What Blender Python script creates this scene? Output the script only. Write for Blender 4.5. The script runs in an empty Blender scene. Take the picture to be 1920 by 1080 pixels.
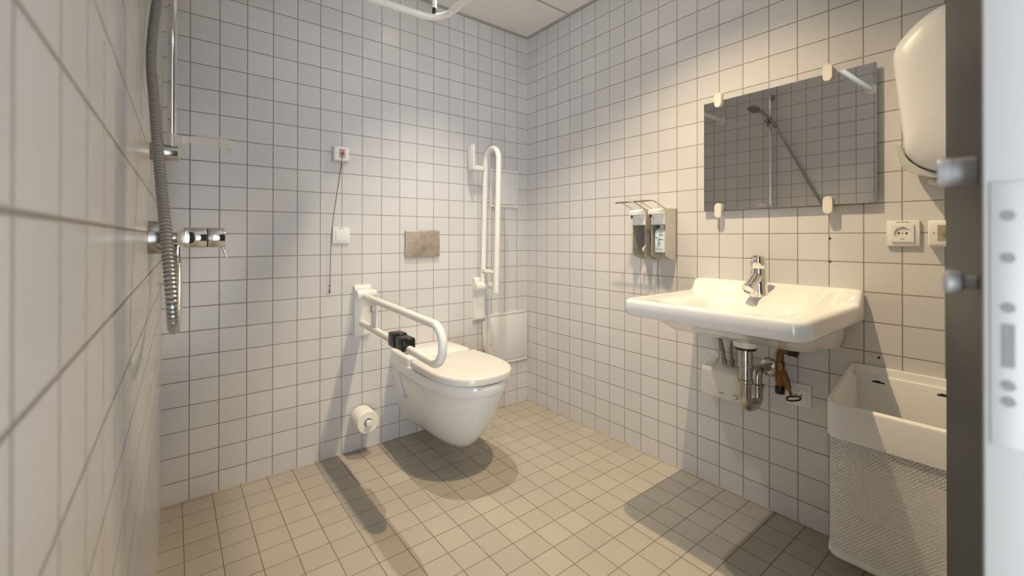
import bpy, bmesh, math, random
from mathutils import Vector, Matrix
random.seed(7)
S = bpy.context.scene
COL = S.collection
PI = math.pi

# ------------------------------------------------------------------ materials
def new_mat(name):
    m = bpy.data.materials.new(name); m.use_nodes = True
    nt = m.node_tree
    return m, nt, nt.nodes['Principled BSDF']

def mat(name, col, rough=0.5, metal=0.0, bump=0.0, bscale=60.0, var=0.0, vscale=6.0, coat=0.0, spec=None, trans=0.0, ior=1.45):
    m, nt, b = new_mat(name)
    b.inputs['Base Color'].default_value = (*col, 1)
    b.inputs['Roughness'].default_value = rough
    b.inputs['Metallic'].default_value = metal
    b.inputs['Coat Weight'].default_value = coat
    b.inputs['Coat Roughness'].default_value = 0.05
    b.inputs['Transmission Weight'].default_value = trans
    b.inputs['IOR'].default_value = ior
    if spec is not None: b.inputs['Specular IOR Level'].default_value = spec
    tc = nt.nodes.new('ShaderNodeTexCoord')
    if var > 0:
        n = nt.nodes.new('ShaderNodeTexNoise'); n.inputs['Scale'].default_value = vscale; n.inputs['Detail'].default_value = 4
        nt.links.new(tc.outputs['Object'], n.inputs['Vector'])
        r = nt.nodes.new('ShaderNodeValToRGB')
        r.color_ramp.elements[0].position = 0.3; r.color_ramp.elements[1].position = 0.7
        r.color_ramp.elements[0].color = (*[c*(1-var) for c in col], 1)
        r.color_ramp.elements[1].color = (*[min(1, c*(1+var*0.5)) for c in col], 1)
        nt.links.new(n.outputs['Fac'], r.inputs['Fac']); nt.links.new(r.outputs['Color'], b.inputs['Base Color'])
    if bump > 0:
        n2 = nt.nodes.new('ShaderNodeTexNoise'); n2.inputs['Scale'].default_value = bscale; n2.inputs['Detail'].default_value = 2
        nt.links.new(tc.outputs['Object'], n2.inputs['Vector'])
        bp = nt.nodes.new('ShaderNodeBump'); bp.inputs['Strength'].default_value = bump; bp.inputs['Distance'].default_value = 0.002
        nt.links.new(n2.outputs['Fac'], bp.inputs['Height']); nt.links.new(bp.outputs['Normal'], b.inputs['Normal'])
    return m

def tile_mat(name, axes, offs, col, grout, rough, pitch=0.1, half=0.0016, var=0.03, dirt=0.0, wav=0.25, stain=None):
    """square tiles laid on two object axes, joint lines at offs + k*pitch"""
    m, nt, b = new_mat(name)
    N, L = nt.nodes, nt.links
    tc = N.new('ShaderNodeTexCoord'); sp = N.new('ShaderNodeSeparateXYZ'); L.new(tc.outputs['Object'], sp.inputs[0])
    def M(op, a, bv=None, c=None):
        n = N.new('ShaderNodeMath'); n.operation = op
        for i, v in enumerate((a, bv, c)):
            if v is None: continue
            if isinstance(v, (int, float)): n.inputs[i].default_value = v
            else: L.new(v, n.inputs[i])
        return n.outputs[0]
    ds, cells = [], []
    for ax, o in zip(axes, offs):
        u = M('DIVIDE', M('SUBTRACT', sp.outputs[ax], o), pitch)
        f = M('FRACT', u)
        cells.append(M('FLOOR', u))
        d = M('MULTIPLY', M('SUBTRACT', 0.5, M('ABSOLUTE', M('SUBTRACT', f, 0.5))), pitch)
        ds.append(d)
    d = M('MINIMUM', ds[0], ds[1])
    mr = N.new('ShaderNodeMapRange'); mr.interpolation_type = 'SMOOTHSTEP'
    L.new(d, mr.inputs['Value']); mr.inputs['From Min'].default_value = half*0.75; mr.inputs['From Max'].default_value = half*1.45
    tile = mr.outputs['Result']
    wn = N.new('ShaderNodeTexWhiteNoise'); wn.noise_dimensions = '2D'
    cb = N.new('ShaderNodeCombineXYZ'); L.new(cells[0], cb.inputs[0]); L.new(cells[1], cb.inputs[1]); L.new(cb.outputs[0], wn.inputs['Vector'])
    nz = N.new('ShaderNodeTexNoise'); nz.inputs['Scale'].default_value = 3.0; nz.inputs['Detail'].default_value = 5
    L.new(tc.outputs['Object'], nz.inputs['Vector'])
    # tile colour with a small change from tile to tile
    br = M('ADD', 1.0 - var, M('MULTIPLY', wn.outputs['Value'], 2*var))
    if dirt > 0:
        br = M('MULTIPLY', br, M('ADD', 1.0 - dirt, M('MULTIPLY', nz.outputs['Fac'], 2*dirt)))
    hs = N.new('ShaderNodeMix'); hs.data_type = 'RGBA'; hs.blend_type = 'MULTIPLY'; hs.inputs[0].default_value = 1
    hs.inputs[6].default_value = (*col, 1)
    cc = N.new('ShaderNodeCombineXYZ')
    for i in range(3): L.new(br, cc.inputs[i])
    L.new(cc.outputs[0], hs.inputs[7])
    gcol = N.new('ShaderNodeRGB'); gcol.outputs[0].default_value = (*grout, 1)
    gout = gcol.outputs[0]
    if stain:
        # dark dirt caught in some joints
        ns = N.new('ShaderNodeTexNoise'); ns.inputs['Scale'].default_value = 2.2; ns.inputs['Detail'].default_value = 3
        L.new(tc.outputs['Object'], ns.inputs['Vector'])
        rs = N.new('ShaderNodeMapRange'); L.new(ns.outputs['Fac'], rs.inputs['Value'])
        rs.inputs['From Min'].default_value = 0.55; rs.inputs['From Max'].default_value = 0.68
        mg = N.new('ShaderNodeMix'); mg.data_type = 'RGBA'
        L.new(rs.outputs['Result'], mg.inputs[0]); L.new(gout, mg.inputs[6]); mg.inputs[7].default_value = (*stain, 1)
        gout = mg.outputs[2]
    mx = N.new('ShaderNodeMix'); mx.data_type = 'RGBA'
    L.new(tile, mx.inputs[0]); L.new(gout, mx.inputs[6]); L.new(hs.outputs[2], mx.inputs[7])
    L.new(mx.outputs[2], b.inputs['Base Color'])
    rr = M('ADD', 0.85, M('MULTIPLY', tile, rough - 0.85)); L.new(rr, b.inputs['Roughness'])
    # joints sit a little lower, the glaze is a little wavy
    n2 = N.new('ShaderNodeTexNoise'); n2.inputs['Scale'].default_value = 45; n2.inputs['Detail'].default_value = 2
    L.new(tc.outputs['Object'], n2.inputs['Vector'])
    hgt = M('ADD', tile, M('MULTIPLY', n2.outputs['Fac'], wav))
    bp = N.new('ShaderNodeBump'); bp.inputs['Strength'].default_value = 0.5; bp.inputs['Distance'].default_value = 0.0012
    L.new(hgt, bp.inputs['Height']); L.new(bp.outputs['Normal'], b.inputs['Normal'])
    return m

M_ = {}
WT = (0.62, 0.61, 0.61); WG = (0.27, 0.24, 0.215)
M_['wall_b'] = tile_mat('white_tile_back', (0, 2), (-0.0881, 0.0833), WT, WG, 0.22)
M_['wall_r'] = tile_mat('white_tile_right', (1, 2), (-0.0932, 0.0833), WT, WG, 0.22)
M_['wall_l'] = tile_mat('white_tile_left', (1, 2), (-0.02, 0.0775), WT, WG, 0.22, half=0.0018)
M_['floor'] = tile_mat('beige_floor_tile', (0, 1), (-0.0105, -0.0200), (0.40, 0.365, 0.31), (0.19, 0.16, 0.118), 0.55,
                       half=0.0014, var=0.05, dirt=0.14, wav=0.6, stain=(0.10, 0.085, 0.065))
M_['ceil'] = mat('white_ceiling_panel', (0.78, 0.76, 0.73), 0.85, bump=0.15, bscale=300)
M_['seam'] = mat('ceiling_seam_grey', (0.40, 0.385, 0.36), 0.8)
M_['trim'] = mat('white_trim', (0.42, 0.40, 0.385), 0.6)
M_['plaster'] = mat('pale_plaster', (0.6, 0.6, 0.58), 0.8, bump=0.1)
M_['ceramic'] = mat('white_ceramic', (0.78, 0.775, 0.765), 0.12, coat=0.4, var=0.01)
M_['lid'] = mat('white_seat_plastic', (0.66, 0.645, 0.62), 0.25, var=0.01)
M_['enamel'] = mat('white_coated_tube', (0.76, 0.74, 0.70), 0.28, var=0.015)
M_['plastic'] = mat('white_plastic', (0.76, 0.75, 0.73), 0.38, var=0.01)
M_['plastic_g'] = mat('grey_white_plastic', (0.62, 0.615, 0.60), 0.4, var=0.02)
M_['cream'] = mat('cream_plastic', (0.72, 0.69, 0.62), 0.4, var=0.01)
M_['hatch'] = mat('white_painted_metal', (0.69, 0.69, 0.68), 0.35)
M_['black'] = mat('black_plastic', (0.010, 0.010, 0.010), 0.3, var=0.05)
M_['gap_shade'] = mat('dark_grey_gap_shade', (0.13, 0.125, 0.12), 0.7)  # dark colour stands for shade in the access panel gaps
M_['dryer'] = mat('cool_white_dryer_shell', (0.70, 0.715, 0.745), 0.33, var=0.01)
M_['dark'] = mat('dark_gap', (0.04, 0.037, 0.033), 0.7)
M_['chrome'] = mat('chrome', (0.80, 0.79, 0.78), 0.07, 1.0, var=0.02)
M_['chrome_s'] = mat('worn_chrome', (0.54, 0.515, 0.49), 0.20, 1.0, var=0.18, vscale=40)
M_['hose'] = mat('silver_hose_rib', (0.55, 0.54, 0.52), 0.28, 0.9, var=0.05)
M_['hose_d'] = mat('dark_hose_groove', (0.17, 0.165, 0.16), 0.5, 0.3)
M_['steel'] = mat('beige_anodised_steel', (0.60, 0.565, 0.50), 0.42, 0.55, var=0.03, vscale=15)
M_['flush'] = mat('brushed_beige_steel', (0.50, 0.44, 0.375), 0.42, 0.65, var=0.26, vscale=26)
M_['brass'] = mat('tarnished_brass', (0.20, 0.115, 0.042), 0.42, 0.75, var=0.35, vscale=60, bump=0.3)
M_['darkred'] = mat('dark_red_rubber', (0.055, 0.016, 0.012), 0.5)
M_['mirror'] = mat('mirror_silver', (0.71, 0.705, 0.695), 0.015, 1.0)
M_['glass_edge'] = mat('mirror_glass_edge', (0.45, 0.5, 0.47), 0.15)
M_['paper'] = mat('toilet_paper', (0.80, 0.775, 0.72), 0.9, bump=0.3, bscale=400)
M_['red'] = mat('red_button', (0.42, 0.05, 0.03), 0.4)
M_['redcord'] = mat('dark_red_cord', (0.17, 0.05, 0.045), 0.7)
M_['grey'] = mat('grey_plastic', (0.42, 0.385, 0.36), 0.5)
M_['greymark'] = mat('grey_print', (0.26, 0.24, 0.22), 0.6)
M_['bluemark'] = mat('blue_grey_print', (0.10, 0.16, 0.19), 0.6)
M_['label'] = mat('pale_blue_label', (0.60, 0.70, 0.74), 0.45)
M_['bottle'] = mat('milky_bottle', (0.62, 0.63, 0.62), 0.35)
M_['beigeins'] = mat('olive_grey_insert', (0.36, 0.33, 0.24), 0.5)
M_['braid'] = mat('brown_grey_hose', (0.24, 0.20, 0.165), 0.45, 0.4, var=0.2, vscale=150)
M_['bin'] = mat('off_white_bin_plastic', (0.79, 0.79, 0.79), 0.45, var=0.015)
M_['door_e'] = mat('light_grey_door_edge', (0.152, 0.144, 0.138), 0.5)
M_['door_f'] = mat('dark_grey_door_face', (0.040, 0.044, 0.050), 0.5, var=0.05, spec=0.15)
M_['door_pl'] = mat('grey_lock_plate', (0.140, 0.133, 0.128), 0.4)
M_['door_hole'] = mat('grey_recess', (0.055, 0.055, 0.055), 0.6)
M_['satin'] = mat('satin_steel', (0.36, 0.36, 0.36), 0.42, 0.25)
M_['clearpl'] = mat('clear_plastic', (0.80, 0.79, 0.77), 0.12)
M_['clearpl'].node_tree.nodes['Principled BSDF'].inputs['Alpha'].default_value = 0.30
M_['frost'] = mat('frosted_guard_plastic', (0.74, 0.77, 0.73), 0.25, trans=0.35)
M_['handshower'] = mat('grey_chrome_shower', (0.30, 0.29, 0.28), 0.22, 0.9)

def emit_mat(name, col, st):
    m, nt, b = new_mat(name)
    b.inputs['Emission Color'].default_value = (*col, 1); b.inputs['Emission Strength'].default_value = st
    return m

# ------------------------------------------------------------------ mesh helpers
def box(bm, x0, x1, y0, y1, z0, z1, bev=0.0, seg=2):
    vs = [bm.verts.new((x, y, z)) for x in (x0, x1) for y in (y0, y1) for z in (z0, z1)]
    idx = [(0, 1, 3, 2), (4, 6, 7, 5), (0, 4, 5, 1), (2, 3, 7, 6), (0, 2, 6, 4), (1, 5, 7, 3)]
    fs = [bm.faces.new([vs[i] for i in f]) for f in idx]
    if bev > 0:
        es = list({e for f in fs for e in f.edges})
        bmesh.ops.bevel(bm, geom=es, offset=bev, segments=seg, profile=0.5, affect='EDGES')
    return vs

def frame(d):
    d = Vector(d).normalized()
    u = d.cross(Vector((0, 0, 1)))
    if u.length < 1e-4: u = d.cross(Vector((1, 0, 0)))
    u.normalize(); v = d.cross(u).normalized()
    return d, u, v

def loft(bm, rings, cap0=True, cap1=True, closed=True):
    V = [[bm.verts.new(p) for p in r] for r in rings]
    n = len(V[0])
    for a, b in zip(V, V[1:]):
        for i in range(n if closed else n-1):
            j = (i+1) % n
            try: bm.faces.new((a[i], a[j], b[j], b[i]))
            except ValueError: pass
    if cap0: bm.faces.new(list(reversed(V[0])))
    if cap1: bm.faces.new(V[-1])
    return V

def lathe(bm, o, d, prof, n=28, caps=True):
    """profile of (radius, distance along d)"""
    d, u, v = frame(d); o = Vector(o)
    rings = []
    if caps: prof = [(0, prof[0][1])] + list(prof) + [(0, prof[-1][1])]
    for r, h in prof:
        r = max(r, 1e-4)
        rings.append([o + d*h + (u*math.cos(t)+v*math.sin(t))*r for t in [2*PI*k/n for k in range(n)]])
    loft(bm, rings, caps, caps)

def cyl(bm, p0, p1, r0, r1=None, n=24, bev=0.0):
    p0, p1 = Vector(p0), Vector(p1); L = (p1-p0).length; r1 = r0 if r1 is None else r1
    if bev > 0:
        lathe(bm, p0, p1-p0, [(r0-bev, 0), (r0-bev*0.3, bev*0.3), (r0, bev), (r1, L-bev), (r1-bev*0.3, L-bev*0.3), (r1-bev, L)], n)
    else:
        lathe(bm, p0, p1-p0, [(r0, 0), (r1, L)], n)

def fillet(pts, rad, n=8):
    pts = [Vector(p) for p in pts]; out = [pts[0]]
    for a, b, c in zip(pts, pts[1:], pts[2:]):
        u, w = (a-b), (c-b); lu, lw = u.length, w.length; u.normalize(); w.normalize()
        ang = u.angle(w)
        if ang > PI-0.02: out.append(b); continue
        t = min(rad/math.tan(ang/2), lu*0.49, lw*0.49); r = t*math.tan(ang/2)
        bis = (u+w).normalized(); ctr = b + bis*(r/math.sin(ang/2))
        s, e = b+u*t-ctr, b+w*t-ctr
        tot = s.angle(e); ax = s.cross(e).normalized()
        for k in range(n+1): out.append(ctr + Matrix.Rotation(tot*k/n, 3, ax) @ s)
    out.append(pts[-1]); return out

def spline(pts, n=10):
    P = [Vector(p) for p in pts]; P = [P[0]*2-P[1]] + P + [P[-1]*2-P[-2]]
    out = []
    for i in range(1, len(P)-2):
        a, b, c, d = P[i-1:i+3]
        for k in range(n):
            t = k/n
            out.append(0.5*((2*b)+(c-a)*t+(2*a-5*b+4*c-d)*t*t+(3*b-a-3*c+d)*t**3))
    out.append(P[-2]); return out

def tube(bm, pts, r, n=16, caps=True, rad=None, matidx=None):
    pts = [Vector(p) for p in pts]
    t0 = (pts[1]-pts[0]).normalized(); _, u, v = frame(t0)
    rings = []; prev = t0
    for i, p in enumerate(pts):
        a = pts[max(i-1, 0)]; b = pts[min(i+1, len(pts)-1)]
        t = (b-a).normalized()
        q = prev.rotation_difference(t); u = q @ u; v = q @ v; prev = t
        rr = rad(i) if rad else r
        rings.append([p + (u*math.cos(2*PI*k/n)+v*math.sin(2*PI*k/n))*rr for k in range(n)])
    return loft(bm, rings, caps, caps)

def rrect(cx, cy, hx, hy, r, n=6):
    """rounded rectangle outline, counter-clockwise in a plane"""
    r = min(r, hx*0.999, hy*0.999); out = []
    for (sx, sy, a0) in ((1, 1, 0), (-1, 1, PI/2), (-1, -1, PI), (1, -1, 1.5*PI)):
        for k in range(n+1):
            a = a0 + PI/2*k/n
            out.append((cx + sx*(hx-r) + r*math.cos(a), cy + sy*(hy-r) + r*math.sin(a)))
    return out

WL = {}
def build(name, bm, material, parent=None, label=None, sharp=40):
    org = WL.get(parent.name, Vector()) if parent else Vector()
    if not parent:
        org = Vector()
    bmesh.ops.recalc_face_normals(bm, faces=bm.faces)
    for e in bm.edges:
        if len(e.link_faces) == 2:
            e.smooth = e.calc_face_angle(0) < math.radians(sharp)
    for f in bm.faces: f.smooth = True
    bmesh.ops.translate(bm, verts=bm.verts, vec=-org)
    me = bpy.data.meshes.new(name); bm.to_mesh(me); bm.free()
    mats = material if isinstance(material, (list, tuple)) else [material]
    for k in mats: me.materials.append(M_[k] if isinstance(k, str) else k)
    o = bpy.data.objects.new(name, me); COL.objects.link(o)
    if parent: o.parent = parent
    WL[o.name] = org
    if label: o['label'] = label
    return o

def thing(name, label, cat, loc, group=None):
    o = bpy.data.objects.new(name, None); COL.objects.link(o)
    o.location = loc; o.empty_display_size = 0.05
    WL[o.name] = Vector(loc)
    o['label'] = label; o['category'] = cat
    if group: o['group'] = group
    return o

def solo(name, bm, material, label, cat, loc, group=None):
    """a thing that is one mesh, origin at loc"""
    bmesh.ops.translate(bm, verts=bm.verts, vec=-Vector(loc))
    o = build(name, bm, material); o.location = loc; WL[o.name] = Vector(loc)
    o['label'] = label; o['category'] = cat
    if group: o['group'] = group
    return o

def struct(name, bm, material, parent=None):
    o = build(name, bm, material, parent)
    if not parent: o['kind'] = 'structure'
    return o

NB = bmesh.new

# ------------------------------------------------------------------ the room
H = 2.39
bm = NB(); box(bm, -2.05, 0.12, -2.9, 0.12, -0.08, 0.0); struct('floor', bm, 'floor')
bm = NB(); box(bm, -2.05, 0.12, -2.32, 0.12, H, H+0.08); ce = struct('ceiling', bm, 'ceil')
bm = NB()
for y in (-0.395, -0.995, -1.595, -2.195): box(bm, -1.9, 0, y-0.006, y+0.006, H-0.0012, H+0.002)
for x in (-1.215,): box(bm, x-0.006, x+0.006, -2.3, 0, H-0.0010, H+0.002)
build('ceiling_seam', bm, 'seam', ce)
bm = NB(); box(bm, -2.05, 0.12, 0.0, 0.12, 0.0, H); struct('wall_back', bm, 'wall_b')
bm = NB(); box(bm, 0.0, 0.12, -2.32, 0.0, 0.0, H); struct('wall_right', bm, 'wall_r')
# the left wall leans out of square by less than a degree
KL = 0.027/1.95
def lx(y): return -1.877 + KL*y
bm = NB()
y0, y1 = -2.32, 0.0
vs = []
for (x, y) in ((lx(y1), y1), (lx(y0), y0), (-2.08, y0), (-2.08, y1)):
    vs.append((bm.verts.new((x, y, 0)), bm.verts.new((x, y, H))))
for i in range(4):
    j = (i+1) % 4; bm.faces.new((vs[i][0], vs[j][0], vs[j][1], vs[i][1]))
bm.faces.new([v[0] for v in vs]); bm.faces.new([v[1] for v in vs])
struct('wall_left', bm, 'wall_l')
bm = NB(); box(bm, -0.55, 0.0, -2.32, -2.20, 0, H); box(bm, lx(-2.2), -0.55, -2.32, -2.20, 2.12, H)
struct('wall_front', bm, 'plaster')
bm = NB(); box(bm, -0.548, -0.50, -2.20, -2.078, 0, 2.12); struct('trim_1', bm, 'trim')
bm = NB(); box(bm, lx(0), 0, -0.018, 0.0, H-0.006, H); struct('trim_2', bm, 'trim')
bm = NB(); box(bm, -0.018, 0.0, -2.2, -0.018, H-0.006, H); struct('trim_3', bm, 'trim')

# ------------------------------------------------------------------ door leaf, standing ajar beside the camera
E0 = Vector((-1.4530, -2.1910, 0)); dd = Vector((0.990, 0.141, 0)).normalized(); nn = Vector((-dd.y, dd.x, 0))
def dpt(s, n, z): return E0 + dd*s + nn*n + Vector((0, 0, z))
def dbox(bm, s0, s1, n0, n1, z0, z1, bev=0):
    vs = box(bm, s0, s1, n0, n1, z0, z1, 0)
    if bev:
        es = list({e for v in vs for e in v.link_edges})
        bmesh.ops.bevel(bm, geom=es, offset=bev, segments=3, profile=0.5, affect='EDGES')
def dplace(bm):
    for v in bm.verts: v.co = dpt(v.co.x, v.co.y, v.co.z)
bm = NB(); dbox(bm, 0.004, 0.895, -0.042, 0.0, 0.008, 2.08); dplace(bm)
dr = struct('door_1', bm, 'door_f')
bm = NB(); dbox(bm, 0.0, 0.004, -0.044, 0.0, 0.008, 2.08, 0.0012); dplace(bm); build('edge_strip', bm, 'door_e', dr, 'light grey door edge')
bm = NB(); dbox(bm, -0.0008, 0.001, -0.0185, -0.003, 0.94, 1.10, 0.0003); dplace(bm); pl = build('lock_plate', bm, 'door_pl', dr, 'pale lock plate on the door edge')
for z in (1.0795, 1.0540, 1.0240, 0.9770, 0.9675):
    bm = NB(); p = dpt(-0.0009, -0.0106, z); cyl(bm, p, p-dd*0.0004, 0.0030, n=20); build('screw_hole', bm, 'door_hole', pl)
bm = NB(); dbox(bm, -0.0013, -0.0008, -0.0132, -0.0080, 0.988, 1.014); dplace(bm); build('keyway', bm, 'door_hole', pl)
bm = NB()
p = dpt(0.052, 0, 1.1135); lathe(bm, p, nn, [(0.010, 0), (0.0100, 0.012), (0.0105, 0.0125), (0.0105, 0.0185), (0.0098, 0.0195), (0.004, 0.0197)], 28)
build('door_handle', bm, 'satin', dr, 'round satin steel handle stub')
bm = NB()
p = dpt(0.050, 0, 1.0345); lathe(bm, p, nn, [(0.0045, 0), (0.0045, 0.006), (0.0075, 0.0075), (0.0085, 0.011), (0.0085, 0.0145), (0.0065, 0.0168), (0.003, 0.0172)], 24)
build('thumb_turn', bm, 'satin', dr, 'small satin steel thumb turn')

# ------------------------------------------------------------------ toilet
TX = -0.768
def dring(z, hb, hm, yf, yb=0.0, tm=0.55, p=2.35, nf=26, ns=8, inset=0.0):
    """D-shaped plan outline: straight back, near-straight sides, elliptical front"""
    hb -= inset; hm -= inset; yf += inset; yb -= inset
    L = yb-yf; left = []
    for k in range(ns):
        t = k/ns; w = hb+(hm-hb)*math.sin(t*PI/2); left.append((w, yb-L*tm*t))
    for k in range(nf+1):
        a = PI/2*k/nf
        left.append((hm*max(math.cos(a), 0)**(2/p), yb-L*tm-L*(1-tm)*math.sin(a)**(2/p)))
    pts = [(-w, y) for w, y in left] + [(w, y) for w, y in reversed(left[:-1])]
    return [Vector((TX+x, y, z)) for x, y in pts]
toilet = thing('toilet', 'white wall-hung ceramic toilet with its lid closed', 'toilet', (TX, 0, 0))
bm = NB()
rings = [dring(0.088, .088, .052, -.455, tm=.50, p=2.1), dring(0.092, .094, .066, -.475, tm=.50, p=2.1), dring(0.104, .100, .082, -.500, tm=.50, p=2.1), dring(0.135, .112, .103, -.540, tm=.50, p=2.1),
         dring(0.18, .126, .124, -.580, tm=.5, p=2.15), dring(0.24, .142, .144, -.622, tm=.5, p=2.2), dring(0.30, .154, .160, -.655, tm=.52, p=2.25), dring(0.35, .162, .171, -.676, tm=.53),
         dring(0.386, .166, .177, -.687), dring(0.390, .168, .181, -.693), dring(0.395, .169, .183, -.6955), dring(0.42, .170, .185, -.700), dring(0.432, .170, .184, -.699),
         dring(0.437, .168, .180, -.695)]
loft(bm, rings)
bowl = build('bowl', bm, 'ceramic', toilet, sharp=50)
# fixing recess low on each flank, close to the wall
for sx in (-1, 1):
    bm = NB()
    pts = [(-.040, .400), (-.128, .392), (-.160, .262), (-.140, .248), (-.080, .255)]
    rings = [[Vector((TX+sx*x, y, z)) for y, z in pts] for x in (.075, .24)]
    loft(bm, rings)
    es = [e for e in bm.edges if abs(e.verts[0].co.x-e.verts[1].co.x) > 0.05]
    bmesh.ops.bevel(bm, geom=es, offset=0.012, segments=3, profile=0.5, affect='EDGES')
    cut = build('cut', bm, 'ceramic', toilet)
    md = bowl.modifiers.new('recess', 'BOOLEAN'); md.object = cut; md.operation = 'DIFFERENCE'; md.solver = 'EXACT'
    bpy.context.view_layer.update()
    dg = bpy.context.evaluated_depsgraph_get()
    me = bpy.data.meshes.new_from_object(bowl.evaluated_get(dg)); bowl.modifiers.clear(); bowl.data = me
    bpy.data.objects.remove(cut)
bb = NB(); bb.from_mesh(bowl.data)
for e in bb.edges:
    if len(e.link_faces) == 2: e.smooth = e.calc_face_angle(0) < math.radians(38)
for f in bb.faces: f.smooth = True
bb.to_mesh(bowl.data); bb.free()
# rear deck
bm = NB()
def deck_ring(z, ins):
    o = []
    for (x, y) in ((-.166+ins, 0), (-.171+ins, -.10), (-.176+ins, -.215), (-.174+ins, -.232), (-.166+ins, -.240), (-.150, -.252+ins), (.150, -.252+ins), (.166-ins, -.240), (.174-ins, -.232), (.176-ins, -.215), (.171-ins, -.10), (.166-ins, 0)):
        o.append(Vector((TX+x, y, z)))
    return o
loft(bm, [deck_ring(.430, 0), deck_ring(.470, 0), deck_ring(.4755, .002), deck_ring(.478, .007)])
build('rear_deck', bm, 'ceramic', toilet, sharp=50)
bm = NB(); loft(bm, [dring(0.4372, .160, .164, -.676, -.262), dring(0.4445, .160, .164, -.676, -.262)]); build('seat', bm, 'lid', toilet)
bm = NB()
loft(bm, [dring(0.4445, .179, .187, -.704, -.264, tm=.42, p=2.5, inset=.003), dring(0.447, .179, .187, -.704, -.264, tm=.42, p=2.5), dring(0.468, .179, .187, -.704, -.264, tm=.42, p=2.5),
          dring(0.4745, .179, .187, -.704, -.264, tm=.42, p=2.5, inset=.0022), dring(0.4778, .179, .187, -.704, -.264, tm=.42, p=2.5, inset=.007), dring(0.4786, .179, .187, -.704, -.264, tm=.42, p=2.5, inset=.014)])
build('lid', bm, 'lid', toilet, sharp=50)

# ------------------------------------------------------------------ lowered support arm
AX = -1.095
arm = thing('support_rail', 'white folding support rail lowered beside the toilet, with a black block on it', 'grab rail', (AX, 0, 0.57), 'folding support rails by the toilet')
def wall_plate(bm, x0, x1, z0, z1, zh):
    # flat plate, thicker rolled head
    prof = [(0, z0), (-.022, z0), (-.026, z0+.01), (-.022, zh-.04), (-.030, zh+.035), (-.016, z1-.004), (-.012, z1), (0, z1)]
    loft(bm, [[Vector((x, y, z)) for y, z in prof] for x in (x0, x1)])
    bmesh.ops.bevel(bm, geom=[e for e in bm.edges if abs(e.verts[0].co.x-e.verts[1].co.x) > .02], offset=.003, segments=2, profile=.5, affect='EDGES')
bm = NB(); wall_plate(bm, -1.132, -1.052, .573, .829, .782); build('wall_plate', bm, 'enamel', arm)
bm = NB(); cyl(bm, (-1.130, -.038, .782), (-1.045, -.038, .782), .026, bev=.004); build('hinge', bm, 'enamel', arm)
bm = NB(); cyl(bm, (-1.0455, -.038, .784), (-1.030, -.040, .784), .020, bev=.004); build('hinge_cap', bm, 'enamel', arm)
path = fillet([(AX, -.05, .776), (AX, -.852, .749), (AX, -.852, .606), (AX, -.018, .637)], .068, 12)
bm = NB(); tube(bm, path, .016, 20); build('rail_tube', bm, 'enamel', arm)
bm = NB(); box(bm, AX-.004, AX+.004, -.222, -.155, .638, .768, .003); box(bm, AX-.012, AX+.012, -.20, -.165, .724, .742, .003); build('strut', bm, 'enamel', arm)
bm = NB()
for z in (.739, .728, .717): box(bm, AX-.0134, AX-.0118, -.190, -.170, z-.0016, z+.0016)
build('latch', bm, 'dark', arm, 'dark latch slots on the strut')
bm = NB()
box(bm, AX-.030, AX+.030, -.500, -.425, .606, .668, .010, 3); box(bm, AX-.030, AX+.028, -.580, -.503, .608, .662, .010, 3)
build('roll_brake', bm, 'black', arm, 'black plastic block clamped on the lower tube', sharp=30)
bm = NB(); cyl(bm, (AX, -.435, .6205), (AX, -.47, .619), .0225, bev=.003); build('clamp', bm, 'grey', arm, 'grey clamp collar')
bm = NB(); cyl(bm, (AX, -.535, .6175), (AX, -.573, .616), .0225, bev=.003); build('clamp', bm, 'grey', arm, 'grey clamp collar')

# ------------------------------------------------------------------ raised support arm
BX = -0.385
arm2 = thing('support_rail', 'white folding support rail raised upright against the wall left of the access panels', 'grab rail', (BX, 0, 0.57), 'folding support rails by the toilet')
bm = NB(); wall_plate(bm, -.430, -.352, .573, .829, .782); build('wall_plate', bm, 'enamel', arm2)
bm = NB(); cyl(bm, (-.438, -.045, .778), (-.352, -.045, .778), .026, bev=.004); build('hinge', bm, 'enamel', arm2)
bm = NB(); cyl(bm, (-.351, -.045, .778), (-.322, -.045, .778), .021, bev=.005); build('hinge_cap', bm, 'enamel', arm2)
path = fillet([(BX, -.050, .79), (BX+.008, -.066, 1.588), (BX+.008, -.200, 1.588), (BX, -.184, .752)], .066, 12)
bm = NB(); tube(bm, path, .016, 20); build('rail_tube', bm, 'enamel', arm2)
bm = NB(); cyl(bm, (BX, -.060, .868), (BX, -.180, .866), .011); build('strut', bm, 'enamel', arm2)
bm = NB(); box(bm, BX-.0115, BX+.0115, -.067, -.063, .857, .879, .002); build('latch', bm, 'dark', arm2, 'dark latch slots on the strut')
bm = NB()
box(bm, -.480, -.382, -.077, -.050, 1.464, 1.492, .003); box(bm, -.484, -.474, -.098, -.035, 1.462, 1.608, .003)
build('roll_holder', bm, 'enamel', arm2)

# ------------------------------------------------------------------ thin rod between the toilet and the low panel
bm = NB(); cyl(bm, (-.352, -.012, .385), (-.352, -.012, .562), .009, bev=.002)
box(bm, -.356, -.348, -.012, 0, .40, .42); box(bm, -.356, -.348, -.012, 0, .53, .55)
solo('wall_rod', bm, 'enamel', 'thin white upright rod on the wall just left of the low access panel', 'rod', (-.352, 0, .385))

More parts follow.
